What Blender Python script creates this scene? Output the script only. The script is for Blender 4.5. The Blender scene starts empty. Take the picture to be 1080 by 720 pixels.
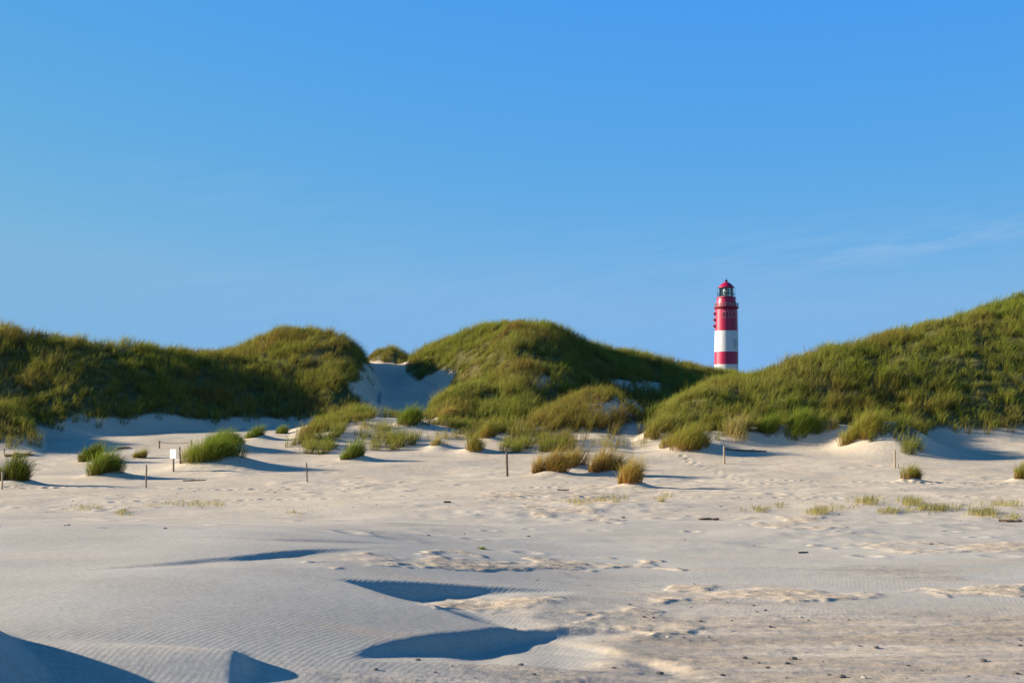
import bpy, math, os
import numpy as np
from math import radians, sin, cos, pi

QUICK = os.environ.get('NOGRASS') == '1'      # layout tests only
rng = np.random.default_rng(7)
scn = bpy.context.scene
col = scn.collection

# ------------------------------------------------------------------ camera
F, H, YH = 1500.0, 2.5, 440.0          # focal length in photo pixels, eye height, horizon row
cd = bpy.data.cameras.new('camera')
cam = bpy.data.objects.new('camera', cd); col.objects.link(cam)
cam.location = (0, 0, H); cam.rotation_euler = (pi/2, 0, 0)
cd.sensor_width = 36; cd.lens = F/1080*36
cd.shift_y = (YH-360)/1080
cd.clip_start = .1; cd.clip_end = 12000
scn.camera = cam

SUN_EL, SUN_BACK = 18.0, 8.0           # degrees: elevation, how far behind the lateral
LIFT = .45                              # mean height of the grass above a crest

# ------------------------------------------------------------------ noise
def _hash(ix, iy, s):
    n = (ix.astype(np.int64)*374761393 + iy.astype(np.int64)*668265263 + s*1442695041) & 0xffffffff
    n = ((n ^ (n >> 13))*1274126177) & 0xffffffff
    n = ((n ^ (n >> 15))*2246822519) & 0xffffffff
    return ((n ^ (n >> 16)) & 0xffff)/65535.0
def noise(x, y, s=0):
    x = np.asarray(x, float); y = np.asarray(y, float)
    ix = np.floor(x); iy = np.floor(y); fx = x-ix; fy = y-iy
    fx = fx*fx*fx*(fx*(fx*6-15)+10); fy = fy*fy*fy*(fy*(fy*6-15)+10)
    a = _hash(ix, iy, s); b = _hash(ix+1, iy, s); c = _hash(ix, iy+1, s); d = _hash(ix+1, iy+1, s)
    return (a*(1-fx)+b*fx)*(1-fy)+(c*(1-fx)+d*fx)*fy
def fbm(x, y, o=4, s=0):
    v = 0; a = .5; t = 0
    for k in range(o):
        v = v+a*noise(x*2**k+k*13.7, y*2**k-k*7.3, s+k); t += a; a *= .5
    return v/t*2-1                       # about -1..1
def sstep(a, b, x):
    t = np.clip((x-a)/(b-a), 0, 1); return t*t*(3-2*t)
def inside(px, py, poly):
    r = np.zeros(np.shape(px), bool); n = len(poly)
    for i in range(n):
        x0, y0 = poly[i]; x1, y1 = poly[(i+1) % n]
        c = ((y0 > py) != (y1 > py)) & (px < (x1-x0)*(py-y0)/((y1-y0) or 1e-9)+x0)
        r ^= c
    return r
def W(px, py, z=0.0):
    Y = F*(H-z)/(py-YH); return ((px-540)/F*Y, Y)

# ------------------------------------------------------------------ terrain
# hills: crest points (column, row, distance), front width, back width; rows and
# distances become real heights in metres above the beach
HILLS = [
 dict(n='A', g=0, grass=1, wf=10.5, wb=24, pts=[(-1500,320,70),(-900,305,74),(-500,318,78),(-200,336,80.5),(-60,349,81.5),(0,353,82),(50,359,82.5),(100,365,83),(180,370,85),(240,375,87.5),(300,384,89.5),(345,397,91),(375,423,91),(400,452,91),(425,480,92)]),
 dict(n='N', g=0, grass=1, wf=4.5, wb=8, pts=[(-520,395,72),(-300,398,71.5),(-160,404,71),(-70,410,70.5),(-10,424,70),(22,434,69.5),(42,452,69),(60,470,69)]),
 dict(n='B', g=0, grass=1, wf=14, wb=34, pts=[(120,405,95),(200,394,95),(238,380,95),(266,362,94.5),(288,352,94),(320,349,93),(350,354,92),(372,370,92),(388,387,92),(404,415,92),(425,450,92)]),
 dict(n='S', g=1, grass=0, wf=21, wb=16, pts=[(330,400,99),(370,388,99),(400,386,99),(430,386,99),(470,392,99),(500,410,99)], lin=1),
 dict(n='T', g=1, grass=1, wf=9, wb=12, pts=[(375,400,121),(392,384,121),(403,380,121),(416,380,121),(430,386,121),(450,400,121)]),
 dict(n='C', g=1, grass=1, wf=24, wb=26, pts=[(412,432,94),(422,404,95),(432,386,96),(446,374,96),(480,356,97),(510,346,98),(545,341,98),(578,347,99),(610,360,101),(640,375,104),(680,383,107),(710,391,109),(740,398,110),(790,406,112),(860,405,114),(940,420,116)]),
 dict(n='D', g=1, grass=1, wf=9, wb=7, pts=[(435,450,80),(455,428,81),(475,412,82),(500,404,83),(530,408,83),(560,420,82),(585,440,81),(605,460,80)]),
 dict(n='E', g=2, grass=1, wf=7, wb=7, pts=[(540,455,76),(560,440,76),(580,428,77),(600,415,78),(618,407,78),(634,408,78),(650,416,78),(672,436,77),(692,452,76)]),
 dict(n='R', g=3, grass=1, wf=14, wb=26, pts=[(640,466,74),(668,450,74),(690,436,75),(718,420,76),(745,408,77),(790,401,79),(830,385,80),(870,370,81),(910,361,82),(960,347,83),(1000,336,84),(1040,325,85),(1080,314,86),(1250,285,89),(1450,268,92),(1700,290,94),(2000,330,96)]),
 dict(n='K', g=3, grass=0, wf=2.0, wb=5, pts=[(660,470,69),(690,458,69),(740,449,69.5),(800,445,70),(860,444,70),(890,446,69.5),(912,456,69),(930,466,68),(950,476,67)]),
 dict(n='F', g=1, grass=0, wf=8, wb=6, pts=[(255,470,75),(300,455,75),(340,444,75.5),(380,436,76),(430,440,75),(500,448,74),(580,453,73),(640,452,72),(690,463,71),(720,474,70)]),
]
NG = 4
def base_z(X, Y):
    z = 1.95*sstep(54, 80, Y) + .0*Y
    z = z + 1.6*sstep(90, 150, Y) + 2.0*sstep(150, 400, Y)
    far = sstep(140, 220, Y)
    z = z + far*(2.2*fbm(X/70, Y/70, 4, 31))*(1-.6*sstep(700, 2500, Y))
    k = np.exp(-(((X-62.8)**2+(Y-417)**2)/45**2)); z = z*(1-k)+6.4*k
    # beach undulation
    nb = 1-sstep(66, 80, Y)
    z = z + nb*(.10*fbm(X/9, Y/5, 3, 3) + .09*sstep(20, 34, Y)*fbm(X/3.4, Y/2.6, 3, 5) + .03*sstep(22, 32, Y)*(1-sstep(56, 66, Y))*sstep(-.1, .4, fbm(X/6, Y/4, 2, 9))*fbm(X/.55, Y/.6, 2, 8))
    return z
def hill_parts(X, Y):
    Ys = np.maximum(Y, 20); p = 540+F*X/Ys
    out = []
    for hl in HILLS:
        pts = np.array(hl['pts'], float)
        zc = H+(YH-pts[:, 1])/F*pts[:, 2] - (LIFT*.35 if hl['grass'] else 0)
        # smooth the crest through its points
        pp = np.linspace(pts[0, 0], pts[-1, 0], 160)
        zz = np.interp(pp, pts[:, 0], zc); yy = np.interp(pp, pts[:, 0], pts[:, 2])
        k = np.hanning(13)[1:-1]; k /= k.sum()
        if hl['n'] not in 'AR':
            zz = np.convolve(np.pad(zz, 5, 'edge'), k, 'valid'); yy = np.convolve(np.pad(yy, 5, 'edge'), k, 'valid')
        wob = (p*0.012)
        Yc = np.interp(p, pp, yy) + (1.2*fbm(X/7, X*0+3.3, 2, 17))
        zcr = np.interp(p, pp, zz)
        hb = np.maximum(zcr-(1.2+.75*sstep(60, 80, Yc)), 0)
        endf = sstep(pts[0, 0]-30, pts[0, 0], p)*(1-sstep(pts[-1, 0], pts[-1, 0]+30, p))
        if hl['n'] in 'AR': endf = endf*0+1 if hl['n'] == 'A' else endf
        t = Y-Yc
        wf = hl['wf']
        if hl['n'] == 'R': wf = np.interp(p, [660, 760, 1080, 1400], [7, 11, 16, 18])
        if hl['n'] == 'C': wf = np.interp(p, [455, 540], [9.5, 24])
        a = np.clip(1+t/wf, 0, 1); b = np.clip(1-t/hl['wb'], 0, 1)
        fr = a if hl.get('lin') else .55*a*a*(3-2*a)+.45*np.sin(a*pi/2)
        bk = b*b*(3-2*b)
        out.append(hb*np.where(t < 0, fr, bk)*endf)
    return out
def bump(X, Y, c, r, h, asp=1.0):
    return h*np.exp(-(((X-c[0])/(r*asp))**2+((Y-c[1])/r)**2))

# blow-outs in the open sand: brink line (column, row, depth), a slip face on one side
# (1 = left of the line's direction, -1 = right) and a floor that rises again at slope r
def body_z(X, Y): return .62*(1-sstep(-5.0, 2.5, X))*sstep(9, 13, Y)*(1-sstep(22, 36, Y))
def poly_world(pts):
    out = []
    for a, b, d in pts:
        z = .3
        for _ in range(20): x, y = W(a, b, z); z = .5*z+.5*float(body_z(x, y))
        out.append((*W(a, b, z), d))
    return out
PITS = [
 dict(p=[(362,612,.00),(380,613,.14),(394,613.5,.21),(430,615,.23),(475,618,.18),(505,620,.12),(540,622,.06),(620,625,.0)], s=-1, r=.07),
 dict(p=[(372,696,.0),(388,686,.06),(415,677,.13),(465,669,.21),(520,662,.19),(570,661,.11),(650,664,.04),(760,668,.0)], s=-1, r=.08),
 dict(p=[(20,601,.0),(110,597,.02),(180,592,.035),(250,587,.055),(300,583,.075),(322,582,.06),(370,581,.02),(420,581,0)], s=-1, r=.05),
 dict(p=[(60,567,.0),(140,566,.02),(230,567,.03),(300,570,.03),(380,573,.02),(430,575,0)], s=-1, r=.03),
]
def pit_depth(X, Y, br):
    P = np.array(poly_world(br['p']))
    seg = np.hypot(*(P[1:, :2]-P[:-1, :2]).T); s = np.r_[0, np.cumsum(seg)]
    q = np.linspace(0, s[-1], 70); P = np.stack([np.interp(q, s, P[:, k]) for k in range(3)], 1)
    k = np.hanning(9)[1:-1]; k /= k.sum()
    for c in range(3): P[:, c] = np.convolve(np.pad(P[:, c], 3, 'edge'), k, 'valid')
    best = np.full(X.shape, 1e9); hh = np.zeros(X.shape); sg = np.zeros(X.shape)
    for i in range(len(P)-1):
        a = P[i]; b = P[i+1]; d = b-a; l2 = d[0]**2+d[1]**2+1e-12
        t = np.clip(((X-a[0])*d[0]+(Y-a[1])*d[1])/l2, 0, 1)
        dx = X-(a[0]+t*d[0]); dy = Y-(a[1]+t*d[1]); D = dx*dx+dy*dy
        m = D < best
        best = np.where(m, D, best); hh = np.where(m, a[2]+t*d[2], hh)
        sg = np.where(m, d[0]*dy-d[1]*dx, sg)        # >0: left of the line
    D = np.maximum(np.sqrt(best)+.035*fbm(X/.35, Y/.35, 3, 23)+.05*fbm(X/1.1, Y/1.1, 2, 24), 0); hh = hh*(1+.25*fbm(X/.9, Y/.9, 2, 25)); k = .74
    dep = np.where(D*k < hh, D*k, np.maximum(hh-(D-hh/k)*br['r'], 0))
    return np.where(sg*br['s'] > 0, dep, 0)

# grid: rows in Y, columns in u with X = u (Y+15)
def lin(a, b, n): return np.linspace(a, b, n, endpoint=False)
rows = np.concatenate([lin(-12, 11, 46), lin(11, 27, 330), lin(27, 56, 220), lin(56, 112, 300), lin(112, 150, 60), np.geomspace(150, 6000, 90)])
ui = lin(-.36, .36, 760); us = np.concatenate([lin(-1.1, -.36, 150), ui, np.linspace(.36, 1.1, 151)])
U, YY = np.meshgrid(us, rows); XX = U*(YY+15)
nr, nc = XX.shape
def terrain(X, Y, extra):
    hp = hill_parts(X, Y)
    st = np.stack(hp); hs = (st**5).sum(0)**.2
    z = base_z(X, Y)+hs
    gi = np.argmax(st, 0)
    veg = sstep(.15, .8, hs)*np.array([hl['grass'] for hl in HILLS])[gi]
    z = z+veg*(.32*fbm(X/4.5, Y/4.5, 3, 41)+.30*fbm(X/1.5, Y/1.5, 2, 43))*sstep(.3, 2.0, hs)
    z = z+(1-veg)*sstep(.1, .6, hs)*(.10*fbm(X/1.8, Y/1.5, 3, 44))
    for c, r, h, asp in extra: z = z+bump(X, Y, c, r, h, asp)
    return z, hs, gi, veg
mound = ((945-540)/F*67, 67.0)
EXTRA = [(mound, 2.0, 1.35, 1.0), (((1015-540)/F*66, 66.), 2.2, -.25, 1.6)]
ZZ, HS, GI, VEG = terrain(XX, YY, EXTRA)
near = (rows > 6) & (rows < 37)
fx, fy = XX[near], YY[near]
fg = np.zeros(fx.shape)
for br in PITS: fg = np.maximum(fg, pit_depth(fx, fy, br))
body = body_z(fx, fy)
HUMP = [(-190,640,.0),(-130,655,.12),(-85,672,.34),(-62,690,.46),(-52,715,.52),(-60,770,.55),(-100,880,.5)]   # drift just outside the left edge
def ridge(pts, L_):
    P = np.array(poly_world(pts)); best = np.full(fx.shape, 1e9); hh = np.zeros(fx.shape); sg = np.zeros(fx.shape)
    for i in range(len(P)-1):
        a_, b_ = P[i], P[i+1]; d_ = b_-a_
        t = np.clip(((fx-a_[0])*d_[0]+(fy-a_[1])*d_[1])/(d_[0]**2+d_[1]**2), 0, 1); dx = fx-a_[0]-t*d_[0]; dy = fy-a_[1]-t*d_[1]; D = dx*dx+dy*dy
        m = D < best; best = np.where(m, D, best); hh = np.where(m, a_[2]+t*d_[2], hh); sg = np.where(m, d_[0]*dy-d_[1]*dx, sg)
    D = np.sqrt(best); q = np.linspace(0, len(P)-1, 24); num = np.zeros(fx.shape); den = np.zeros(fx.shape)
    for k in q:
        c = [np.interp(k, np.arange(len(P)), P[:, j]) for j in range(3)]; w_ = 1/((fx-c[0])**2+(fy-c[1])**2+.004)**1.6
        num += w_*c[2]; den += w_
    sm = num/den; hh = np.where(sg > 0, hh, sm)
    return np.where(sg > 0, np.maximum(hh-.67*D, 0), hh*np.exp(-(D/L_)**2))
kh = .14*np.exp(-((fy-12.15)/np.where(fy > 12.15, .24, .36))**2)     # a small one in front of it
kx = fx-(-2.36-.12*(fy-12.15))
hump = np.maximum(ridge(HUMP, 3.5), np.where(kx > 0, np.maximum(kh-.67*kx, 0), kh*np.exp(-(kx/1.5)**2)))
for _ in range(6): hump[1:-1, 1:-1] = (hump[1:-1, 1:-1]*2+hump[:-2, 1:-1]+hump[2:, 1:-1]+hump[1:-1, :-2]+hump[1:-1, 2:])/6
body = body+hump
for _ in range(7):       # soften the brinks by a few centimetres
    fg[1:-1, 1:-1] = (fg[1:-1, 1:-1]*2+fg[:-2, 1:-1]+fg[2:, 1:-1]+fg[1:-1, :-2]+fg[1:-1, 2:])/6
ZZ[near] += body-fg
# crusted, eroded patch of damp sand
crust = sstep(-1.2, 1.6, XX+.10*(15-YY)+2.2*fbm(XX/2.5, YY/1.0, 4, 61))*(1-sstep(16.5, 20.5, YY+1.8*fbm(XX/3, YY/1.2, 3, 62)))*sstep(4, 9, YY)
crust = np.clip(crust+.7*sstep(.15, .45, fbm(XX/3.0, YY/1.1, 4, 66))*sstep(-.5, 1.5, XX)*(1-sstep(20, 30, YY))*sstep(4, 9, YY), 0, 1)
if near.any():
    full = np.zeros_like(ZZ); full[near] = fg
    crust *= 1-sstep(.02, .10, full)
strk = fbm(XX/2.4, YY/.42, 4, 63)
ZZ += crust*(.018*np.round(strk*3)/3+.008*fbm(XX/.25, YY/.2, 2, 64))

LEDGE = [[(330,590),(380,584),(440,581),(560,588),(690,594),(700,601),(560,602),(400,600),(335,596)],
 [(465,634),(520,627),(580,628),(640,636),(720,644),(700,654),(620,652),(540,646),(475,641)],
 [(640,626),(760,620),(900,622),(1100,618),(1100,628),(900,634),(760,634),(660,632)],
 [(590,652),(700,650),(760,660),(700,668),(610,662)], [(760,548),(860,546),(930,550),(860,556),(765,555)], [(860,578),(960,572),(1120,574),(1120,582),(960,584)],
 [(500,520),(620,512),(700,520),(640,528),(520,530)], [(560,532),(650,536),(640,548),(560,544)]]
_px, _py = 540+F*XX/np.maximum(YY, 1), YH-F*(ZZ-H)/np.maximum(YY, 1)
_jx = _px+46*fbm(XX/1.1, YY/.9, 4, 67); _jy = _py+9*fbm(XX/.9, YY/1.0, 4, 68)
TAN = np.zeros_like(ZZ); nm_ = (YY > 12) & (YY < 62)
for q in LEDGE: TAN = np.where(nm_ & inside(_jx, _jy, q), 1.0, TAN)
TAN *= sstep(-.35, .25, fbm(XX/.8, YY/.9, 4, 69))
for _ in range(2): TAN[1:-1, 1:-1] = (TAN[1:-1, 1:-1]*2+TAN[:-2, 1:-1]+TAN[2:, 1:-1]+TAN[1:-1, :-2]+TAN[1:-1, 2:])/6
ZZ += TAN*(.02+.022*fbm(XX/.28, YY/.3, 3, 70))
# footprints and scuffs
def dent(x, y, r, dp, el_=1.5):
    i0, i1 = np.searchsorted(rows, [y-3*r*el_, y+3*r*el_]); uu = [(x-3*r)/(y+15), (x+3*r)/(y+15)]; j0, j1 = np.searchsorted(us, uu)
    i0 -= 1; j0 -= 1; i1 += 1; j1 += 1
    if i0 < 0 or j0 < 0: return
    q = ((XX[i0:i1, j0:j1]-x)/r)**2+((YY[i0:i1, j0:j1]-y)/(r*el_))**2
    ZZ[i0:i1, j0:j1] += -dp*np.exp(-q)+dp*.45*np.exp(-(np.sqrt(q)-1.5)**2*4)
rd_ = np.random.default_rng(12)
def trail(x0, y0, x1, y1, dp=.05):
    L_ = math.hypot(x1-x0, y1-y0); n = int(L_/.62)
    for k in range(n):
        t = k/n; ox = (y1-y0)/L_*.12*(-1)**k; oy = -(x1-x0)/L_*.12*(-1)**k; w_ = .25*sin(k*.21)
        dent(x0+(x1-x0)*t+ox+rd_.normal(0, .05), y0+(y1-y0)*t+oy+w_+rd_.normal(0, .05), .13, dp*rd_.uniform(.6, 1.2))
trail(7, 55.5, 26, 54, .06); trail(-21, 50, 2, 51.5, .045); trail(9.5, 52, 7.4, 68, .025); trail(-12, 43, 24, 46, .03)
for _ in range(150):
    y_ = rd_.uniform(24, 62); dent(rd_.uniform(-.42, .42)*y_, y_, rd_.uniform(.10, .28), rd_.uniform(.010, .03), rd_.uniform(.8, 1.6))

def zat(X, Y):
    X = np.asarray(X, float); Y = np.asarray(Y, float)
    r = np.interp(Y, rows, np.arange(nr)); c = np.interp(X/(Y+15), us, np.arange(nc))
    i = np.clip(r.astype(int), 0, nr-2); j = np.clip(c.astype(int), 0, nc-2); a = r-i; b = c-j
    return (ZZ[i, j]*(1-b)+ZZ[i, j+1]*b)*(1-a)+(ZZ[i+1, j]*(1-b)+ZZ[i+1, j+1]*b)*a
def at(px, py):
    """first ground point seen at a photo position"""
    lo, hi, st = 9., 135., .4
    for _ in range(3):
        Ys = np.arange(lo, hi, st); Xs = (px-540)/F*Ys
        rr = YH-F*(zat(Xs, Ys)-H)/Ys
        k = np.argmax(rr <= py) if (rr <= py).any() else len(Ys)-1
        lo, hi, st = Ys[max(k-1, 0)], Ys[k]+1e-4, st/12
    return Xs[k], Ys[k]

# ---- the grass tufts that stand alone in the sand (column, row of base, width px, height px, kind, label)
TUFTS = [
 (12,512,40,33,'dark','low bushy dark green grass tuft behind the pale post at the left edge'),
 (107,504,42,36,'green','large bushy green tuft on a small sand mound, left of the thin brown post'),
 (99,488,30,18,'dark','dark grass cap just above and behind the large bushy tuft on its sand mound'),
 (149,483,16,12,'mixed','small sparse tuft left of the white sign beside twigs'),
 (222,496,76,30,'green','broadest bright green tuft, directly right of the white sign'),
 (236,476,42,18,'green','second green tuft rising behind the broadest one near the sign'),
 (200,486,20,18,'pale','pale straw tuft between the white sign and the broad green tuft'),
 (272,464,24,13,'green','small green tuft at the shadow edge of the left dune, left of its twin'),
 (297,457,18,10,'green','smallest green tuft touching the shadow edge of the left dune'),
 (373,486,26,20,'green','rounded green tuft alone on the sand, above right of the thin post'),
 (432,452,34,20,'green','dark green tuft below the shadowed sand valley'),
 (497,478,24,18,'mixed','short tuft on the bare slope to the left of the middle post'),
 (515,465,20,26,'mixed','narrow upright tuft above the short tuft near the middle post'),
 (460,474,22,10,'pale','thin flat tuft on the pale slope under the brown patch'),
 (470,446,30,13,'brown','brownish dead tuft at the top of the pale bare slope'),
 (580,502,34,32,'brown','golden-brown tuft, first of the brown tufts right of the middle post'),
 (606,496,32,22,'brown','lower brown tuft joined to the right side of the first golden-brown tuft'),
 (638,503,36,32,'brown','middle one of the three big golden-brown tufts, leaning right'),
 (666,514,32,30,'brown','nearest of the three big golden-brown tufts, standing lowest on the sand'),
 (690,460,22,12,'mixed','small pale tuft at the foot of the right dune by the sand path'),
 (725,478,52,32,'mixed','wide olive tuft on the sand ledge left of the tall post'),
 (782,466,34,28,'pale','yellowish rounded tuft right above the tall post'),
 (815,462,24,24,'green','upright green tuft on the ledge next to the wide slanting one'),
 (843,464,40,26,'green','wide slanting green tuft on the ledge of the right dune'),
 (877,458,20,12,'pale','faint sparse tuft at the ledge edge between green and brown growth'),
 (912,464,40,24,'mixed','bushy olive tuft at the left foot of the tall grassy mound'),
 (960,509,24,17,'mixed','lone small tuft on open sand below the pale post'),
 (1076,508,22,20,'mixed','rounded tuft cut off by the right edge, on open sand'),
 (508,579,10,6,'green','tiny green sprout alone in the middle of the open beach'),
 (697,529,12,9,'pale','tiny pale sprout in front of the nearest golden-brown tuft'),
]
TP = []
for (a, b, w, h, kd, lb) in TUFTS:
    x, y = at(a, b); TP.append((x, y))
# sand caught under the tufts
for (a, b, w, h, kd, lb), (x, y) in zip(TUFTS, TP):
    if w > 18:
        wm = w/F*y
        m = (np.abs(YY-y) < 6)
        ZZ[m] += bump(XX[m]-.12*wm, YY[m]-wm*.25, (x, y), wm*.48, .17*wm+.06, 1.25)

def grid_normals():
    Xr = np.stack([XX, YY, ZZ], -1)
    du = np.gradient(Xr, axis=1); dv = np.gradient(Xr, axis=0)
    n = np.cross(du, dv); return n/np.linalg.norm(n, axis=-1, keepdims=True)
NRM = grid_normals()

# ------------------------------------------------------------------ where grass grows
PX = lambda X, Y: 540+F*X/np.maximum(Y, 1)
PY = lambda X, Y, Z: YH-F*(Z-H)/np.maximum(Y, 1)
BARE = [   # patches of open sand inside the dunes
 [(390,379),(420,379),(414,393),(404,408),(420,412),(442,403),(446,394),(464,391),(480,393),(472,410),(456,424),(440,438),(386,436),(375,424),(370,404),(380,391)],
 [(640,402),(668,402),(706,402),(694,413),(672,416),(655,411)],
 [(622,428),(648,418),(674,421),(676,440),(640,441),(618,439)],
 [(566,396),(598,402),(586,413),(560,408)],
 [(544,428),(572,420),(566,437),(545,440)],
 [(70,440),(180,437),(250,442),(300,446),(305,452),(60,452)],
 [(0,409),(34,413),(44,424),(22,428),(0,421)],
 [(552,341),(566,343),(563,350),(550,349)],
 [(476,352),(490,348),(488,355)],
]
PATCH = [  # (density, outline) looser growth on the sandy aprons
 (1.5, [(302,478),(318,457),(346,438),(386,428),(396,440),(365,452),(350,478)]),
 (.40, [(378,436),(424,428),(444,446),(404,472),(362,474)]),
 (1.1, [(386,470),(420,455),(450,452),(440,466),(400,476)]),
 (1.3, [(440,452),(462,430),(540,420),(562,440),(545,458),(500,462)]),
 (1.2, [(520,478),(545,458),(600,434),(622,450),(592,476)]),
 (.45, [(560,480),(640,452),(690,470),(600,486)]),
 (1.0, [(596,446),(660,432),(684,446),(640,462)]),
 (1.4, [(680,462),(720,436),(770,436),(775,456),(740,458),(700,466)]),
 (1.2, [(755,452),(800,440),(880,440),(880,452),(800,458)]),
 (1.4, [(895,458),(915,440),(938,424),(962,424),(978,446),(972,474),(950,484),(925,470)]),
]
def density(X, Y, Z, hs, gi, veg):
    px, py = PX(X, Y), PY(X, Y, Z)
    jx = px+9*fbm(X/.9, Y/.9, 3, 71); jy = py+6*fbm(X/.9, Y/.9, 3, 72)
    d = veg*(.95+.40*fbm(X/1.7, Y/1.7, 2, 75))
    for p in BARE:
        d = np.where(inside(jx, jy, p), d*(.03 if p is BARE[0] else .7 if p in BARE[3:5]+BARE[6:] else .16), d)
    for q, p in PATCH:
        d = np.where(inside(jx, jy, p), np.maximum(d, np.minimum(q, 1.2)*sstep(.20-.33*q, .44-.33*q, fbm(X/1.15, Y/1.0, 2, 76))), d)
    return np.clip(d, 0, 1)
DEN = density(XX, YY, ZZ, HS, GI, VEG)
DEN = np.where(YY > 140, 0, DEN)
farveg = sstep(135, 160, YY)

# ------------------------------------------------------------------ materials
def new_mat(name):
    m = bpy.data.materials.new(name); m.use_nodes = True
    nt = m.node_tree; nt.nodes.clear()
    return m, nt
def nd(nt, t, **k):
    n = nt.nodes.new(t)
    for a, v in k.items():
        if a in n.bl_rna.properties: setattr(n, a, v)
        else: n.inputs[a.replace('_', ' ')].default_value = v
    return n
def ramp(nt, stops):
    n = nt.nodes.new('ShaderNodeValToRGB'); e = n.color_ramp.elements
    while len(e) > 1: e.remove(e[-1])
    e[0].position = stops[0][0]; e[0].color = stops[0][1]
    for p, c in stops[1:]:
        q = e.new(p); q.color = c
    return n
def g(v): return (v, v, v, 1)

def sand_material():
    m, nt = new_mat('sand'); L = nt.links.new
    out = nd(nt, 'ShaderNodeOutputMaterial'); bs = nd(nt, 'ShaderNodeBsdfPrincipled')
    bs.inputs['Roughness'].default_value = .95; bs.inputs['Specular IOR Level'].default_value = .15
    geo = nd(nt, 'ShaderNodeNewGeometry')
    def mp(scale, rot=0):
        n = nt.nodes.new('ShaderNodeMapping'); n.inputs['Scale'].default_value = scale; n.inputs['Rotation'].default_value = (0, 0, rot)
        L(geo.outputs['Position'], n.inputs['Vector']); return n
    def nz(scale, vec, det=4, rough=.55):
        n = nt.nodes.new('ShaderNodeTexNoise'); n.inputs['Scale'].default_value = scale; n.inputs['Detail'].default_value = det
        n.inputs['Roughness'].default_value = rough; L(vec, n.inputs['Vector']); return n
    n1 = nz(.35, mp((1, 1.6, 1)).outputs[0], 5)
    c1 = ramp(nt, [(.3, (.458, .430, .355, 1)), (.7, (.548, .519, .436, 1))]); L(n1.outputs['Fac'], c1.inputs[0])
    # strandline colour: tan, slightly coarser sand in streaks
    n2 = nz(.5, mp((.55, 2.2, 1)).outputs[0], 6, .65)
    r2 = ramp(nt, [(.52, g(0)), (.66, g(1))]); L(n2.outputs['Fac'], r2.inputs[0])
    mx = nt.nodes.new('ShaderNodeMix'); mx.data_type = 'RGBA'; L(r2.outputs[0], mx.inputs['Factor'])
    f2 = nd(nt, 'ShaderNodeMath', operation='MULTIPLY'); L(r2.outputs[0], f2.inputs[0]); f2.inputs[1].default_value = .55
    L(f2.outputs[0], mx.inputs['Factor']); L(c1.outputs[0], mx.inputs[6]); mx.inputs[7].default_value = (.56, .46, .34, 1)
    # drier, warmer sand blown up towards the dunes
    at_w = nd(nt, 'ShaderNodeAttribute', attribute_name='dry'); mw = nt.nodes.new('ShaderNodeMix'); mw.data_type = 'RGBA'; mw.blend_type = 'MULTIPLY'
    L(at_w.outputs['Fac'], mw.inputs['Factor']); L(mx.outputs[2], mw.inputs[6]); mw.inputs[7].default_value = (1.24, 1.14, 1.01, 1); mw.clamp_result = False
    mx = mw
    # damp crust
    at_c = nd(nt, 'ShaderNodeAttribute', attribute_name='crust'); at_v = nd(nt, 'ShaderNodeAttribute', attribute_name='veg')
    n3 = nz(1.0, mp((.26, 2.1, 1)).outputs[0], 6, .58)
    c3 = ramp(nt, [(.26, (.34, .295, .235, 1)), (.40, (.42, .37, .30, 1)), (.47, (.56, .46, .32, 1)), (.54, (.43, .385, .32, 1)), (.61, (.60, .52, .39, 1)), (.68, (.46, .41, .34, 1)), (.80, (.54, .48, .39, 1))])
    L(n3.outputs['Fac'], c3.inputs[0])
    nB = nz(.32, mp((.7, 2.4, 1)).outputs[0], 4, .55); rB = ramp(nt, [(.38, g(.80)), (.62, g(1.14))]); L(nB.outputs['Fac'], rB.inputs[0])
    mB = nt.nodes.new('ShaderNodeMix'); mB.data_type = 'RGBA'; mB.blend_type = 'MULTIPLY'; mB.inputs['Factor'].default_value = 1; L(c3.outputs[0], mB.inputs[6]); L(rB.outputs[0], mB.inputs[7])
    m3 = nt.nodes.new('ShaderNodeMix'); m3.data_type = 'RGBA'; L(at_c.outputs['Fac'], m3.inputs['Factor']); L(mx.outputs[2], m3.inputs[6]); L(mB.outputs[2], m3.inputs[7])
    # crumbling ledges of older, yellower sand
    at_t0 = nd(nt, 'ShaderNodeAttribute', attribute_name='tan'); nT = nz(2.6, mp((.6, 2.2, 1)).outputs[0], 6, .68)
    cT = ramp(nt, [(.32, (.42, .33, .22, 1)), (.5, (.60, .49, .34, 1)), (.66, (.70, .60, .45, 1))]); L(nT.outputs['Fac'], cT.inputs[0])
    mT = nt.nodes.new('ShaderNodeMix'); mT.data_type = 'RGBA'; L(at_t0.outputs['Fac'], mT.inputs['Factor']); L(m3.outputs[2], mT.inputs[6]); L(cT.outputs[0], mT.inputs[7])
    m3 = mT
    # litter and moss under the grass
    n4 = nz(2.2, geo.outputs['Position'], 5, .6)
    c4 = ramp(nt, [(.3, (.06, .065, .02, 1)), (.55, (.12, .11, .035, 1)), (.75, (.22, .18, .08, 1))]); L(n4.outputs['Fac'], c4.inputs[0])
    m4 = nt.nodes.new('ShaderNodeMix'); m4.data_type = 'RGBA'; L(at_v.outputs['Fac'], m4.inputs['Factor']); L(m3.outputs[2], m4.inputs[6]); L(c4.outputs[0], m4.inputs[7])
    # fine grain speckle
    n5 = nz(18, mp((1, 1, 1)).outputs[0], 3, .7)
    r5 = ramp(nt, [(.35, g(.86)), (.65, g(1.08))]); L(n5.outputs['Fac'], r5.inputs[0])
    mm = nt.nodes.new('ShaderNodeMix'); mm.data_type = 'RGBA'; mm.blend_type = 'MULTIPLY'; mm.inputs['Factor'].default_value = 1
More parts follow.
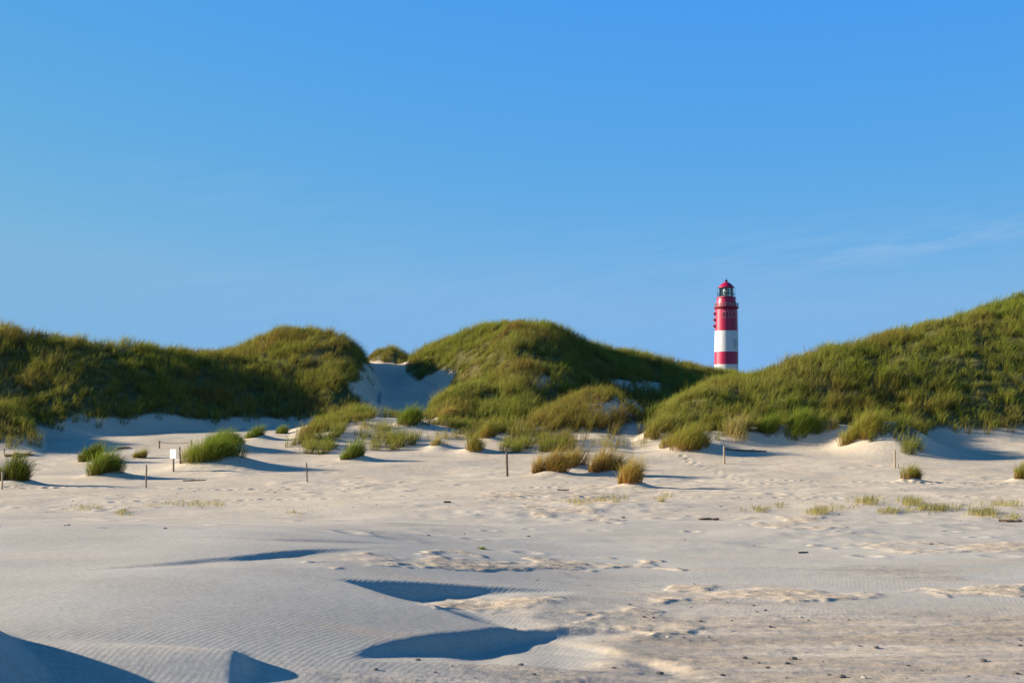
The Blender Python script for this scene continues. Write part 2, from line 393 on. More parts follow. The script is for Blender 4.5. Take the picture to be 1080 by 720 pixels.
    L(m4.outputs[2], mm.inputs[6]); L(r5.outputs[0], mm.inputs[7])
    L(mm.outputs[2], bs.inputs['Base Color'])
    # wind ripples
    wv = nt.nodes.new('ShaderNodeTexWave'); wv.wave_type = 'BANDS'; wv.bands_direction = 'X'; wv.wave_profile = 'SIN'
    wv.inputs['Scale'].default_value = 5.2; wv.inputs['Distortion'].default_value = 6; wv.inputs['Detail'].default_value = 3
    wv.inputs['Detail Scale'].default_value = .55; wv.inputs['Detail Roughness'].default_value = .5
    L(mp((1, .55, 1), radians(24)).outputs[0], wv.inputs['Vector'])
    at_r = nd(nt, 'ShaderNodeAttribute', attribute_name='ripple')
    mr = nd(nt, 'ShaderNodeMath', operation='MULTIPLY'); L(wv.outputs['Fac'], mr.inputs[0]); L(at_r.outputs['Fac'], mr.inputs[1])
    b1 = nd(nt, 'ShaderNodeBump'); b1.inputs['Strength'].default_value = 1; b1.inputs['Distance'].default_value = .0014; L(mr.outputs[0], b1.inputs['Height'])
    n6 = nz(3.2, mp((1, 1, 1)).outputs[0], 7, .65)
    b2 = nd(nt, 'ShaderNodeBump'); b2.inputs['Strength'].default_value = 1; b2.inputs['Distance'].default_value = .040
    at_t = nd(nt, 'ShaderNodeAttribute', attribute_name='tan'); ra = nd(nt, 'ShaderNodeMath', operation='MAXIMUM'); L(at_t.outputs['Fac'], ra.inputs[0]); rc_ = nd(nt, 'ShaderNodeMath', operation='MULTIPLY'); L(at_c.outputs['Fac'], rc_.inputs[0]); rc_.inputs[1].default_value = .55; L(rc_.outputs[0], ra.inputs[1])
    rb = nd(nt, 'ShaderNodeMath', operation='MAXIMUM'); L(ra.outputs[0], rb.inputs[0]); rd = nd(nt, 'ShaderNodeMath', operation='MULTIPLY'); L(at_w.outputs['Fac'], rd.inputs[0]); rd.inputs[1].default_value = .6; L(rd.outputs[0], rb.inputs[1])
    rf_ = nt.nodes.new('ShaderNodeMapRange'); rf_.inputs[3].default_value = .22; rf_.inputs[4].default_value = 1.0; L(rb.outputs[0], rf_.inputs[0])
    rm = nd(nt, 'ShaderNodeMath', operation='MULTIPLY'); L(n6.outputs['Fac'], rm.inputs[0]); L(rf_.outputs[0], rm.inputs[1]); L(rm.outputs[0], b2.inputs['Height'])
    L(b1.outputs[0], b2.inputs['Normal']); L(b2.outputs[0], bs.inputs['Normal'])
    L(bs.outputs[0], out.inputs[0]); return m
SAND = sand_material()

def grass_material():
    m, nt = new_mat('marram_blades'); L = nt.links.new
    out = nd(nt, 'ShaderNodeOutputMaterial'); at_ = nd(nt, 'ShaderNodeAttribute', attribute_name='col')
    df = nd(nt, 'ShaderNodeBsdfDiffuse'); tr = nd(nt, 'ShaderNodeBsdfTranslucent'); mx = nd(nt, 'ShaderNodeMixShader'); mx.inputs[0].default_value = .38
    L(at_.outputs['Color'], df.inputs[0]); L(at_.outputs['Color'], tr.inputs[0]); L(df.outputs[0], mx.inputs[1]); L(tr.outputs[0], mx.inputs[2])
    L(mx.outputs[0], out.inputs[0]); return m
GRASS = grass_material()
def plain(name, c, rough=.7, var=.15, scale=8, metal=0, bumpd=0, stretch=(1, 1, 1)):
    m, nt = new_mat(name); L = nt.links.new
    out = nd(nt, 'ShaderNodeOutputMaterial'); bs = nd(nt, 'ShaderNodeBsdfPrincipled'); bs.inputs['Roughness'].default_value = rough; bs.inputs['Metallic'].default_value = metal
    tc = nd(nt, 'ShaderNodeTexCoord'); mp = nt.nodes.new('ShaderNodeMapping'); mp.inputs['Scale'].default_value = stretch; L(tc.outputs['Object'], mp.inputs[0])
    nz = nt.nodes.new('ShaderNodeTexNoise'); nz.inputs['Scale'].default_value = scale; nz.inputs['Detail'].default_value = 5; L(mp.outputs[0], nz.inputs['Vector'])
    lo = tuple(x*(1-var) for x in c)+(1,); hi = tuple(min(x*(1+var), 1) for x in c)+(1,)
    r = ramp(nt, [(.3, lo), (.7, hi)]); L(nz.outputs['Fac'], r.inputs[0]); L(r.outputs[0], bs.inputs['Base Color'])
    if bumpd:
        b = nd(nt, 'ShaderNodeBump'); b.inputs['Distance'].default_value = bumpd; L(nz.outputs['Fac'], b.inputs['Height']); L(b.outputs[0], bs.inputs['Normal'])
    L(bs.outputs[0], out.inputs[0]); return m
RED = plain('red_paint', (.43, .008, .058), .42, .22, .6, stretch=(1, 1, .12))
WHITE = plain('white_paint', (.66, .655, .63), .5, .05, .4, stretch=(1, 1, .2))
DARKRED = plain('dark_red_paint', (.22, .012, .03), .5, .1, 1)
IRON = plain('dark_iron', (.05, .055, .06), .5, .2, 3, metal=.6)
GREENM = plain('grey_green_metal', (.20, .25, .25), .5, .2, 3)
WOOD = plain('grey_wood', (.14, .105, .075), .85, .35, 14, bumpd=.004, stretch=(3, 3, .3))
PALEWOOD = plain('pale_wood', (.36, .28, .18), .85, .25, 14, bumpd=.004, stretch=(3, 3, .3))
DRIFT = plain('driftwood', (.20, .125, .07), .9, .4, 10, bumpd=.006)
RUSTY = plain('red_brown_twigs', (.22, .10, .06), .9, .4, 10)
SIGNW = plain('sign_white', (.80, .79, .74), .5, .04, 4)
STONE = plain('stone', (.13, .115, .10), .85, .35, 9, bumpd=.01)
SHELL = plain('shell', (.5, .45, .38), .7, .3, 9)
BULB = plain('lens', (.55, .62, .58), .25, .1, 3)
def glass_mat():
    m, nt = new_mat('lantern_glass'); L = nt.links.new
    out = nd(nt, 'ShaderNodeOutputMaterial'); t = nd(nt, 'ShaderNodeBsdfTransparent'); t.inputs[0].default_value = (.80, .88, .86, 1)
    gl = nd(nt, 'ShaderNodeBsdfGlossy'); gl.inputs['Roughness'].default_value = .05; fr = nd(nt, 'ShaderNodeFresnel'); fr.inputs[0].default_value = 1.5
    mx = nd(nt, 'ShaderNodeMixShader'); L(fr.outputs[0], mx.inputs[0]); L(t.outputs[0], mx.inputs[1]); L(gl.outputs[0], mx.inputs[2]); L(mx.outputs[0], out.inputs[0]); return m
GLASS = glass_mat()

# ------------------------------------------------------------------ object helpers
def tag(o, label=None, cat=None, group=None, kind=None):
    if label: o['label'] = label
    if cat: o['category'] = cat
    if group: o['group'] = group
    if kind: o['kind'] = kind
    return o
def link(name, me, mat, parent=None, loc=(0, 0, 0)):
    o = bpy.data.objects.new(name, me); col.objects.link(o); o.location = loc
    if mat is not None: me.materials.append(mat)
    if parent: o.parent = parent
    return o
def empty(name, loc):
    o = bpy.data.objects.new(name, None); col.objects.link(o); o.location = loc; o.empty_display_size = .3; return o
def mesh_np(name, V, faces_list, smooth=True):
    """faces_list: list of int arrays (n,k)"""
    me = bpy.data.meshes.new(name); me.vertices.add(len(V)); me.vertices.foreach_set('co', np.ascontiguousarray(V, np.float32).ravel())
    tot = np.concatenate([np.full(len(f), f.shape[1]) for f in faces_list]); idx = np.concatenate([f.ravel() for f in faces_list])
    st = np.r_[0, np.cumsum(tot)[:-1]]
    me.loops.add(len(idx)); me.loops.foreach_set('vertex_index', idx.astype(np.int32))
    me.polygons.add(len(tot)); me.polygons.foreach_set('loop_start', st.astype(np.int32)); me.polygons.foreach_set('loop_total', tot.astype(np.int32))
    me.update(calc_edges=True)
    if smooth: me.polygons.foreach_set('use_smooth', np.ones(len(tot), bool))
    return me
class MB:
    """collects simple solids into one mesh"""
    def __init__(s): s.v = []; s.f = []
    def add(s, V, Fc):
        o = len(s.v); s.v += [tuple(p) for p in V]; s.f += [tuple(i+o for i in q) for q in Fc]; return s
    def lathe(s, prof, n=40, c=(0, 0), cap=True):
        V = []; Fc = []
        for r, z in prof:
            for k in range(n): a = 2*pi*k/n; V.append((c[0]+r*cos(a), c[1]+r*sin(a), z))
        for i in range(len(prof)-1):
            for k in range(n):
                k2 = (k+1) % n; Fc.append((i*n+k, i*n+k2, (i+1)*n+k2, (i+1)*n+k))
        if cap: Fc.append(tuple(range(n))[::-1]); Fc.append(tuple((len(prof)-1)*n+k for k in range(n)))
        return s.add(V, Fc)
    def tube(s, pts, rad, n=7, seed=None):
        pts = [np.array(p, float) for p in pts]; V = []; Fc = []
        rr = rad if hasattr(rad, '__len__') else [rad]*len(pts)
        for i, p in enumerate(pts):
            d = pts[min(i+1, len(pts)-1)]-pts[max(i-1, 0)]; d /= np.linalg.norm(d)+1e-9
            a = np.cross(d, (0, 0, 1) if abs(d[2]) < .9 else (1, 0, 0)); a /= np.linalg.norm(a); b = np.cross(d, a)
            for k in range(n): t = 2*pi*k/n; V.append(p+rr[i]*(cos(t)*a+sin(t)*b))
        for i in range(len(pts)-1):
            for k in range(n): k2 = (k+1) % n; Fc.append((i*n+k, i*n+k2, (i+1)*n+k2, (i+1)*n+k))
        Fc.append(tuple(range(n))[::-1]); Fc.append(tuple((len(pts)-1)*n+k for k in range(n)))
        return s.add(V, Fc)
    def box(s, c, d, rz=0):
        V = []
        for z in (-1, 1):
            for y in (-1, 1):
                for x in (-1, 1):
                    X, Y = x*d[0]/2, y*d[1]/2; V.append((c[0]+X*cos(rz)-Y*sin(rz), c[1]+X*sin(rz)+Y*cos(rz), c[2]+z*d[2]/2))
        return s.add(V, [(0, 2, 3, 1), (4, 5, 7, 6), (0, 1, 5, 4), (2, 6, 7, 3), (0, 4, 6, 2), (1, 3, 7, 5)])
    def build(s, name, mat, parent=None, loc=(0, 0, 0), smooth=False, bevel=0):
        me = bpy.data.meshes.new(name); me.from_pydata(s.v, [], s.f); me.update()
        if smooth:
            me.polygons.foreach_set('use_smooth', np.ones(len(me.polygons), bool))
            me.set_sharp_from_angle(angle=radians(40))
        o = link(name, me, mat, parent, loc)
        if bevel:
            b = o.modifiers.new('bevel', 'BEVEL'); b.width = bevel; b.segments = 2
        return o

# ------------------------------------------------------------------ ground meshes
ripple = (1-crust)*(1-TAN)*(1-.75*sstep(18, 27, YY))*(1-sstep(34, 46, YY))*np.clip(.42+1.2*fbm(XX/2.6, YY/3.2, 3, 81), .06, 1)
slipmask = np.zeros_like(ZZ)
sl = np.hypot(np.gradient(ZZ, axis=1)/np.gradient(XX, axis=1), np.gradient(ZZ, axis=0)/np.gradient(YY, axis=0))
ripple *= 1-sstep(.35, .55, sl)
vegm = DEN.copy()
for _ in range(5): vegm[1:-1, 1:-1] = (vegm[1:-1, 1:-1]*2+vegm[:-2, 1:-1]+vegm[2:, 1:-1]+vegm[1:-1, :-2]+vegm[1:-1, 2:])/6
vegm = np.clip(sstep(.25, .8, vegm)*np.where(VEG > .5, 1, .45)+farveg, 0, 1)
idx = np.arange(nr*nc).reshape(nr, nc)
quads = np.stack([idx[:-1, :-1], idx[:-1, 1:], idx[1:, 1:], idx[1:, :-1]], -1).reshape(-1, 4)
fc = lambda A: (A[:-1, :-1]+A[1:, 1:])/2
fgrp = np.array([hl['g'] for hl in HILLS])[GI][:-1, :-1]
isd = (fc(HS) > .12)
lab = np.where(isd, 1+fgrp, 0); lab = np.where((fc(YY) > 128), 5, lab).ravel()
V = np.stack([XX, YY, ZZ], -1).reshape(-1, 3); N = NRM.reshape(-1, 3)
GN = {0: ('beach', 'pale open beach sand with wind ripples and small shadowed drifts'),
      1: ('dune', 'long dark dune at the left with a rounded grassy hump behind it'),
      2: ('dune', 'middle dune with the rounded highest top, beside the sand valley'),
      3: ('dune', 'small dune in front of the middle one, with a bare shaded right flank'),
      4: ('dune', 'large dune rising to the right edge in front of the lighthouse'),
      5: ('terrain', 'low land behind the dunes where the lighthouse stands')}
for k, (nm, lb) in GN.items():
    q = quads[lab == k]
    if not len(q): continue
    used, inv = np.unique(q, return_inverse=True); q = inv.reshape(-1, 4)
    me = mesh_np(nm, V[used], [q])
    for an, arr in (('crust', crust), ('veg', vegm), ('ripple', ripple), ('tan', TAN), ('dry', sstep(24, 48, YY+3*fbm(XX/6, YY/4, 3, 85)))):
        a_ = me.attributes.new(an, 'FLOAT', 'POINT'); a_.data.foreach_set('value', arr.reshape(-1)[used].astype(np.float32))
    me.normals_split_custom_set_from_vertices(N[used].astype(np.float32))
    tag(link(nm, me, SAND), lb, nm, None, 'structure')

# ------------------------------------------------------------------ grass
PAL = dict(green=np.array([.215, .325, .032]), olive=np.array([.375, .400, .050]), straw=np.array([.50, .39, .13]), brown=np.array([.25, .135, .045]), dark=np.array([.065, .095, .020]), pale=np.array([.40, .36, .20]))
def blades(root, lean, h, w, cb, ct, name):
    n = len(root); a = rng.uniform(0, 2*pi, n); side = np.stack([np.cos(a), np.sin(a), np.zeros(n)], 1)*(w/2)[:, None]
    up = np.array([0, 0, 1.]); ln = np.linalg.norm(lean, axis=1)
    L3 = np.concatenate([lean, np.zeros((n, 1))], 1)*h[:, None]
    mid = root+up*(h*.58)[:, None]+L3*.34
    tip = root+up*(h*np.clip(1-.42*ln**2, .25, 1))[:, None]+L3
    V = np.stack([root-side, root+side, mid+side*.8, mid-side*.8, tip], 1).reshape(-1, 3)
    b = np.arange(n)[:, None]*5
    me = mesh_np(name, V, [b+np.array([[0, 1, 2, 3]]), b+np.array([[3, 2, 4]])], smooth=False)
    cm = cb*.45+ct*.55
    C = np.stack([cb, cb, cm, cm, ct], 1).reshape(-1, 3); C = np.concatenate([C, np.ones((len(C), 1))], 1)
    at_ = me.attributes.new('col', 'FLOAT_COLOR', 'POINT'); at_.data.foreach_set('color', C.astype(np.float32).ravel())
    return me
def mixc(a, b, t): return a*(1-t)[:, None]+b*t[:, None]
def field(name, label, sel, x0, x1, y0, y1, per_m2, nb, hscale=1.0):
    """dense marram on one dune"""
    n = int((x1-x0)*(y1-y0)*per_m2)
    X = rng.uniform(x0, x1, n); Y = rng.uniform(y0, y1, n)
    r = np.interp(Y, rows, np.arange(nr)); c = np.interp(X/(Y+15), us, np.arange(nc))
    i = np.clip(np.round(r).astype(int), 0, nr-1); j = np.clip(np.round(c).astype(int), 0, nc-1)
    d = DEN[i, j]; gg = np.array([hl['g'] for hl in HILLS])[GI[i, j]]; p0 = PX(X, Y); gg = np.where(HS[i, j] < .1, np.where(p0 < 240, 0, np.where(p0 < 700, 1, 3)), gg)
    pxl = np.abs(PX(X, Y)-540)
    keep = (rng.random(n) < d) & sel(gg) & (Y < 128) & ((pxl < 640) | (rng.random(n) < .45)) & (pxl < 1000)
    X, Y, d = X[keep], Y[keep], d[keep]
    return X, Y, d
def tuft_colours(X, Y, n, bias=(0, 0)):
    dry = np.clip(.30+.55*fbm(X/5, Y/4, 3, 91)+rng.normal(0, .26, n), 0, 1)
    brn = np.clip(.0+.6*fbm(X/3.5, Y/3.5, 2, 93)+rng.normal(0, .12, n), 0, .8)
    return np.clip(dry+bias[0], 0, 1), np.clip(brn+bias[1], 0, .8)
def grow(name, label, X, Y, d, nb, hs=1.0, bias=(0, 0)):
    n = len(X); nb_ = nb
    clump = fbm(X/2.2, Y/2.2, 2, 95)
    th = (.62+.42*clump+rng.normal(0, .10, n))*hs; th = np.clip(th, .25, 1.15)
    dry, brn = tuft_colours(X, Y, n, bias)
    k = np.repeat(np.arange(n), nb_); m = len(k)
    a = rng.uniform(0, 2*pi, m); rr = np.sqrt(rng.random(m))*.19
    bx = X[k]+rr*np.cos(a); by = Y[k]+rr*np.sin(a)
    root = np.stack([bx, by, zat(bx, by)-.02], 1)
    fan = rng.uniform(.05, .62, m); a2 = a+rng.normal(0, .5, m)
    lean = np.stack([fan*np.cos(a2)+.34+rng.normal(0, .10, m), fan*np.sin(a2)-.04], 1)
    h = th[k]*rng.uniform(.6, 1.2, m); w = rng.uniform(.013, .024, m)
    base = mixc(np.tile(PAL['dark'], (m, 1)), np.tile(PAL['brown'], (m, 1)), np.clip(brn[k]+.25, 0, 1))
    tip = mixc(np.tile(PAL['green'], (m, 1)), np.tile(PAL['olive'], (m, 1)), rng.random(m))
    tip = mixc(tip, np.tile(PAL['straw'], (m, 1)), np.clip(dry[k]*rng.uniform(.3, 1.3, m), 0, 1)*.75)
    tip = mixc(tip, np.tile(PAL['brown'], (m, 1)), np.clip(brn[k], 0, .7))
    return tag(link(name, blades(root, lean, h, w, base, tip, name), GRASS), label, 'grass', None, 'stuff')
if not QUICK:
    FLD = [
     ('marram_grass', 'dark green marram grass thickly covering the long left dune', [0], -75, -5, 60, 122, 8.5),
     ('marram_grass', 'olive marram grass over the rounded middle dune and its spurs', [1], -18, 32, 66, 126, 8.5),
     ('marram_grass', 'yellow-green marram grass on the small dune in front of the middle one', [2], 0, 12, 66, 88, 9.5),
     ('marram_grass', 'yellow-green marram grass covering the large right dune', [3], 4, 85, 60, 112, 9.0),
    ]
    for nm, lb, gs, x0, x1, y0, y1, per in FLD:
        X, Y, d = field(nm, lb, lambda q, gs=gs: np.isin(q, gs), x0, x1, y0, y1, per, 0)
        if len(X): grow(nm, lb, X, Y, d, 22, 1.0, {0: (.10, .10), 1: (.05, .03), 2: (.12, .28), 3: (.02, .0)}[gs[0]])

PAL['rust'] = np.array([.36, .175, .05]); PAL['amber'] = np.array([.44, .27, .06]); PAL['gold'] = np.array([.52, .37, .13])
KIND = dict(green=('dark', 'green', .12, 'green'), dark=('dark', 'green', .05, 'dark'), mixed=('brown', 'olive', .35, 'green'), brown=('rust', 'gold', .25, 'olive'), pale=('straw', 'pale', .4, 'olive'))
def tuft(px, py, wpx, hpx, kind, label, xy):
    x, y = xy; s = y/F; w = wpx*s; hh = hpx*s
    n = int(np.clip(720*(w*(w*.7+.3)), 50, 2400)*(0.5 if kind == 'pale' else 1))
    a = rng.uniform(0, 2*pi, n); r = rng.random(n)**.62*1.12
    nk = int(np.clip(w/.28, 2, 9)); ka = rng.uniform(0, 2*pi, nk); kr = np.sqrt(rng.random(nk))*.72; kh = rng.uniform(.55, 1.05, nk)*(1-.3*kr); kh[0] = 1; kr[0] *= .3
    ks = rng.uniform(.34, .56, nk); ci = rng.integers(0, nk, n)
    ux = kr[ci]*np.cos(ka[ci])+ks[ci]*r*np.cos(a); uy = kr[ci]*np.sin(ka[ci])+ks[ci]*r*np.sin(a)
    out_ = rng.random(n) < .14
    hump = kh[ci]*(1-.35*np.minimum(r, 1)**2)*np.where(out_, 1.3, 1)
    lx = ux*w*.58; ly = uy*max(w*.38, .14)+w*.18
    z0 = float(zat(x, y))
    root = np.stack([lx, ly, zat(x+lx, y+ly)-z0-.03], 1)
    cx = .6*np.cos(a)*r+.5*ux; cy = .6*np.sin(a)*r+.5*uy
    lean = np.stack([cx*.50+.34+rng.normal(0, .14, n), cy*.5+rng.normal(0, .14, n)], 1)
    lean *= np.where(out_, 1.45, 1)[:, None]
    hb = min(hh*1.12, 1.25) if wpx > 12 else hh
    h = np.clip(hb*hump*rng.uniform(.60, 1.18, n), .08, 1.5); wd = rng.uniform(.010, .019, n)
    cb_, ct_, dr, alt = KIND[kind]
    cb = mixc(np.tile(PAL[cb_], (n, 1)), np.tile(PAL['rust'], (n, 1)), rng.uniform(.05, .5, n))
    ct = mixc(np.tile(PAL[ct_], (n, 1)), np.tile(PAL[alt], (n, 1)), rng.random(n))
    ct = mixc(ct, np.tile(PAL['straw'], (n, 1)), (rng.random(n) < dr)*rng.uniform(.3, .9, n))
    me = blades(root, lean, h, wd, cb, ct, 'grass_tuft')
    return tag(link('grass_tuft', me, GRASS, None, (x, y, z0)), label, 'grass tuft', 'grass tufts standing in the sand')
for t, xy in zip(TUFTS, TP): tuft(*t, xy)

# thin young shoots in loose strips on the open sand (too fine to count)
SPR = [(862,541,20,9,40),(915,530,26,10,45),(884,536,40,5,30),(962,531,26,10,55),(985,537,60,8,90),(940,540,28,7,35),(1035,542,30,9,60),(1062,533,50,7,60),(1072,546,40,6,40),
       (800,538,36,6,30),(90,536,40,5,26),(130,541,16,5,22),(216,532,60,6,40),(165,533,40,4,16),(640,528,40,7,30),(612,530,30,6,24),(310,541,30,4,10),(820,533,16,5,14),
       (700,525,16,6,14),(560,470,60,14,80),(640,470,70,12,70),(480,462,60,14,60),(420,462,60,14,70),(400,452,40,12,60)]
P = []
for a, b, w, hpx, n in SPR:
    cx = rng.normal(a, w*.28, n); cy = rng.normal(b, 1.6, n)
    for p, q in zip(cx, cy):
        x, y = at(p, q); P.append((x, y, hpx*y/F))
P = np.array(P); kk = np.repeat(np.arange(len(P)), 6); m = len(kk)
bx = P[kk, 0]+rng.normal(0, .06, m); by = P[kk, 1]+rng.normal(0, .06, m)
lean = rng.normal(0, .3, (m, 2))+np.array([.2, 0])
me = blades(np.stack([bx, by, zat(bx, by)-.02], 1), lean, np.clip(P[kk, 2], .12, .5)*rng.uniform(.6, 1.2, m), rng.uniform(.008, .014, m),
            np.tile(PAL['straw'], (m, 1)), mixc(np.tile(PAL['green']*np.array([.8, .85, 2.2]), (m, 1)), np.tile(PAL['pale'], (m, 1)), rng.uniform(.1, .7, m))*.72, 'sparse_grass')
tag(link('sparse_grass', me, GRASS), 'thin pale green shoots scattered over the open sand', 'grass', None, 'stuff')

# ------------------------------------------------------------------ lighthouse
def lighthouse():
    D = 417.0; X = (766-540)/F*D; s = D/F
    zz = lambda row: H+(YH-row)*s
    gz = float(zat(X, D))-.3
    t = empty('lighthouse', (X, D, gz))
    tag(t, 'round red and white banded lighthouse with a glazed lantern, rising behind the dunes', 'lighthouse')
    z = lambda row: zz(row)-gz
    def rad(row): return s*(11.55+.012*(row-325)*1.4)
    nb = 48
    bands = [(440-(gz-H)/s, 400, RED), (400, 384.3, WHITE), (384.3, 371, RED), (371, 349, WHITE), (349, 326.4, RED)]
    for lo, hi, m in bands:
        MB().lathe([(rad(lo), z(lo)), (rad((lo+hi)/2), z((lo+hi)/2)), (rad(hi), z(hi))], nb).build('tower_section', m, t, smooth=True)
    # console ring under the gallery
    b = MB().lathe([(rad(326)+.05, z(326.4)), (rad(326)+.25, z(325.6)), (3.55, z(324.9)), (3.62, z(324.6)), (3.62, z(323.7)), (2.9, z(323.7))], nb).build('gallery', DARKRED, t, smooth=True)
    r = MB()
    for k in range(28):
        a = 2*pi*k/28; r.tube([(3.5*cos(a), 3.5*sin(a), z(323.8)), (3.5*cos(a), 3.5*sin(a), z(319.8))], .045, 5)
    for row in (319.8, 321.2, 322.5):
        r.tube([(3.5*cos(2*pi*k/56), 3.5*sin(2*pi*k/56), z(row)) for k in range(57)], .045, 5)
    r.build('gallery_railing', GREENM, b)
    MB().lathe([(2.95, z(323.8)), (2.9, z(319)), (2.72, z(316)), (2.72, z(314.6)), (2.88, z(314.5)), (2.88, z(313.7))], nb).build('watch_room', RED, t, smooth=True)
    lr = MB().lathe([(2.05, z(313.6)), (2.05, z(312.7))], 24).build('lantern_base', DARKRED, t, smooth=True)
    gl = MB().lathe([(1.92, z(312.7)), (1.92, z(303.6))], 16, cap=False).build('lantern_glass', GLASS, t)
    mu = MB()
    for k in range(12):
        a = 2*pi*(k+.5)/12; mu.tube([(2.0*cos(a), 2.0*sin(a), z(312.8)), (2.0*cos(a), 2.0*sin(a), z(303.2))], .075, 5)
    for row in (309.6, 306.4):
        mu.tube([(2.0*cos(2*pi*k/36), 2.0*sin(2*pi*k/36), z(row)) for k in range(37)], .05, 5)
    mu.build('glazing_bars', IRON, gl)
    MB().lathe([(.3, z(312.7)), (.85, z(311)), (1.0, z(308)), (.85, z(305)), (.3, z(303.8))], 20).build('lamp_lens', BULB, t, smooth=True)
    lg = MB()
    for k in range(16):
        a = 2*pi*k/16; lg.tube([(2.62*cos(a), 2.62*sin(a), z(313.8)), (2.62*cos(a), 2.62*sin(a), z(302.8 if k % 4 == 0 else 309.5))], .04, 5)
    lg.tube([(2.62*cos(2*pi*k/40), 2.62*sin(2*pi*k/40), z(309.5)) for k in range(41)], .04, 5)
    lg.build('lantern_railing', IRON, t)
    rf = MB().lathe([(2.35, z(303.4)), (2.35, z(302.7)), (2.0, z(301.6)), (1.55, z(299.9)), (1.0, z(298.4)), (.45, z(297.4)), (.3, z(297))], 32).build('roof', RED, t, smooth=True)
    MB().lathe([(.28, z(297.1)), (.4, z(296.4)), (.42, z(295.8)), (.3, z(295.2)), (.1, z(294.9)), (.05, z(292.8))], 14).build('finial', IRON, rf, smooth=True)
    # arched windows below the gallery, paler surrounds
    for a0 in (-112, -95, -78, -60):
        a = radians(a0); R = rad(331); w = MB()
        ca, sa = cos(a), sin(a); tx, ty = -sa, ca
        def arch(hw, z0, z1, r0, r1):
            prof = [(-hw, z0), (hw, z0), (hw, z1)]+[(hw*cos(q), z1+hw*sin(q)) for q in np.linspace(0.35, pi-.35, 6)]+[(-hw, z1)]
            n = len(prof); V = [(r0*ca+p*tx, r0*sa+p*ty, q) for p, q in prof]+[(r1*ca+p*tx, r1*sa+p*ty, q) for p, q in prof]
            return V, [tuple(range(n))[::-1], tuple(range(n, 2*n))]+[(i, (i+1) % n, n+(i+1) % n, n+i) for i in range(n)]
        w.add(*arch(.50, z(336), z(330.2), R-.25, R+.10)); wo = w.build('window', plain('pink_trim', (.60, .16, .20), .6, .1), t)
        MB().add(*arch(.30, z(335.2), z(330.6), R-.2, R+.14)).build('pane', DARKRED, wo)
    # instrument boxes on brackets, left flank
    for row in (331, 337.5, 344):
        a = radians(188); R = rad(row)+.45
        ob = MB().box(((R-.1)*cos(a), (R-.1)*sin(a), z(row)), (.4, .7, .8), a).box(((R-.45)*cos(a), (R-.45)*sin(a), z(row)-.2), (.5, .15, .15), a).build('bracket_box', DARKRED, t)
    # two white dishes
    for row in (359.6, 364.2):
        a = radians(-46); R = rad(row)+.25
        V = []; Fc = []
        o = MB(); nn = 14
        ca, sa = cos(a), sin(a); tx, ty = -sa, ca
        for (rr, dd) in ((.08, -.02), (.3, .05), (.55, .22), (.55, .26), (.3, .1), (.05, .03)):
            for k in range(nn):
                q = 2*pi*k/nn; u, v = rr*cos(q), rr*sin(q); V.append(((R+dd)*ca+u*tx, (R+dd)*sa+u*ty, z(row)+v))
        for i in range(5):
            for k in range(nn): Fc.append((i*nn+k, i*nn+(k+1) % nn, (i+1)*nn+(k+1) % nn, (i+1)*nn+k))
        o.add(V, Fc); o.tube([((R-.45)*ca, (R-.45)*sa, z(row)), ((R+.03)*ca, (R+.03)*sa, z(row))], .06, 6)
        o.build('antenna_dish', WHITE, t, smooth=True)
    # thin ladder rail down the shaded side
    a = radians(-20); R = rad(360)+.12
    MB().tube([(R*cos(a), R*sin(a), z(420)), (R*cos(a), R*sin(a), z(328))], .05, 5).build('conduit', WHITE, t)
lighthouse()

# ------------------------------------------------------------------ posts, sign, wire
def post(px, pb, pt, mat, label, rpx=1.0, lean=(0, 0), name='fence_post'):
    x, y = at(px, pb); s = y/F; hh = (pb-pt)*s; r = rpx*s; z0 = float(zat(x, y))
    d = MB(); n = 9
    prof = [(r*1.05, -.35), (r*1.05, .05), (r, hh*.5), (r*.95, hh-.03), (r*.72, hh)]
    d.lathe(prof, n)
    d.v = [(vx+lean[0]*max(vz, 0)+.004*sin(9*vz), vy+lean[1]*max(vz, 0), vz) for vx, vy, vz in d.v]
    o = d.build(name, mat, None, (x, y, z0), smooth=True)
    return tag(o, label, 'post', 'wooden posts along the foot of the dunes'), (x, y, z0, hh)
post(2, 516, 497, PALEWOOD, 'pale post at the left edge, in front of the bushy dark tuft', 1.0, (.03, 0))
post(154, 514, 490, WOOD, 'thin brown post left of the white sign, in open sand', .85, (.02, 0))
post(190, 489, 471, WOOD, 'short dark post directly behind the right edge of the white sign', .8, (-.03, 0))
_, pa = post(168, 472.5, 464.5, WOOD, 'far short post holding the left end of the thin wire', .8)
_, pb = post(202, 473, 463.5, WOOD, 'far thin post holding the right end of the thin wire, above the sign', .6, (-.02, 0))
post(324, 508, 487.5, WOOD, 'lone thin post on smooth sand, below the green tufts of the dune foot', .75, (-.04, 0))
post(535, 502, 476, WOOD, 'thickest dark post, left of the golden-brown tufts near the picture middle', 1.3, (-.025, 0))
post(764, 489, 470, PALEWOOD, 'tan post below the yellowish tuft and the lighthouse', 1.0, (-.02, 0))
_, pc = post(944, 493.5, 474, PALEWOOD, 'pale post on sand below the tall grassy mound', 1.0, (-.02, 0))
post(947, 494, 488.5, PALEWOOD, 'short broken stub leaning beside the pale post under the mound', .7, (.05, 0))
post(4.5, 479.5, 472, WOOD, 'tiny dark stake at the left edge beside the reddish twigs', .5)
w = MB(); A = np.array([pa[0], pa[1], pa[2]+pa[3]*.82]); B = np.array([pb[0], pb[1], pb[2]+pb[3]*.72])
w.tube([A+(B-A)*q-np.array([0, 0, .07*math.sin(pi*q)]) for q in np.linspace(0, 1, 12)], .012, 5)
tag(w.build('fence_wire', IRON), 'thin sagging wire strung between the two far short posts', 'wire')
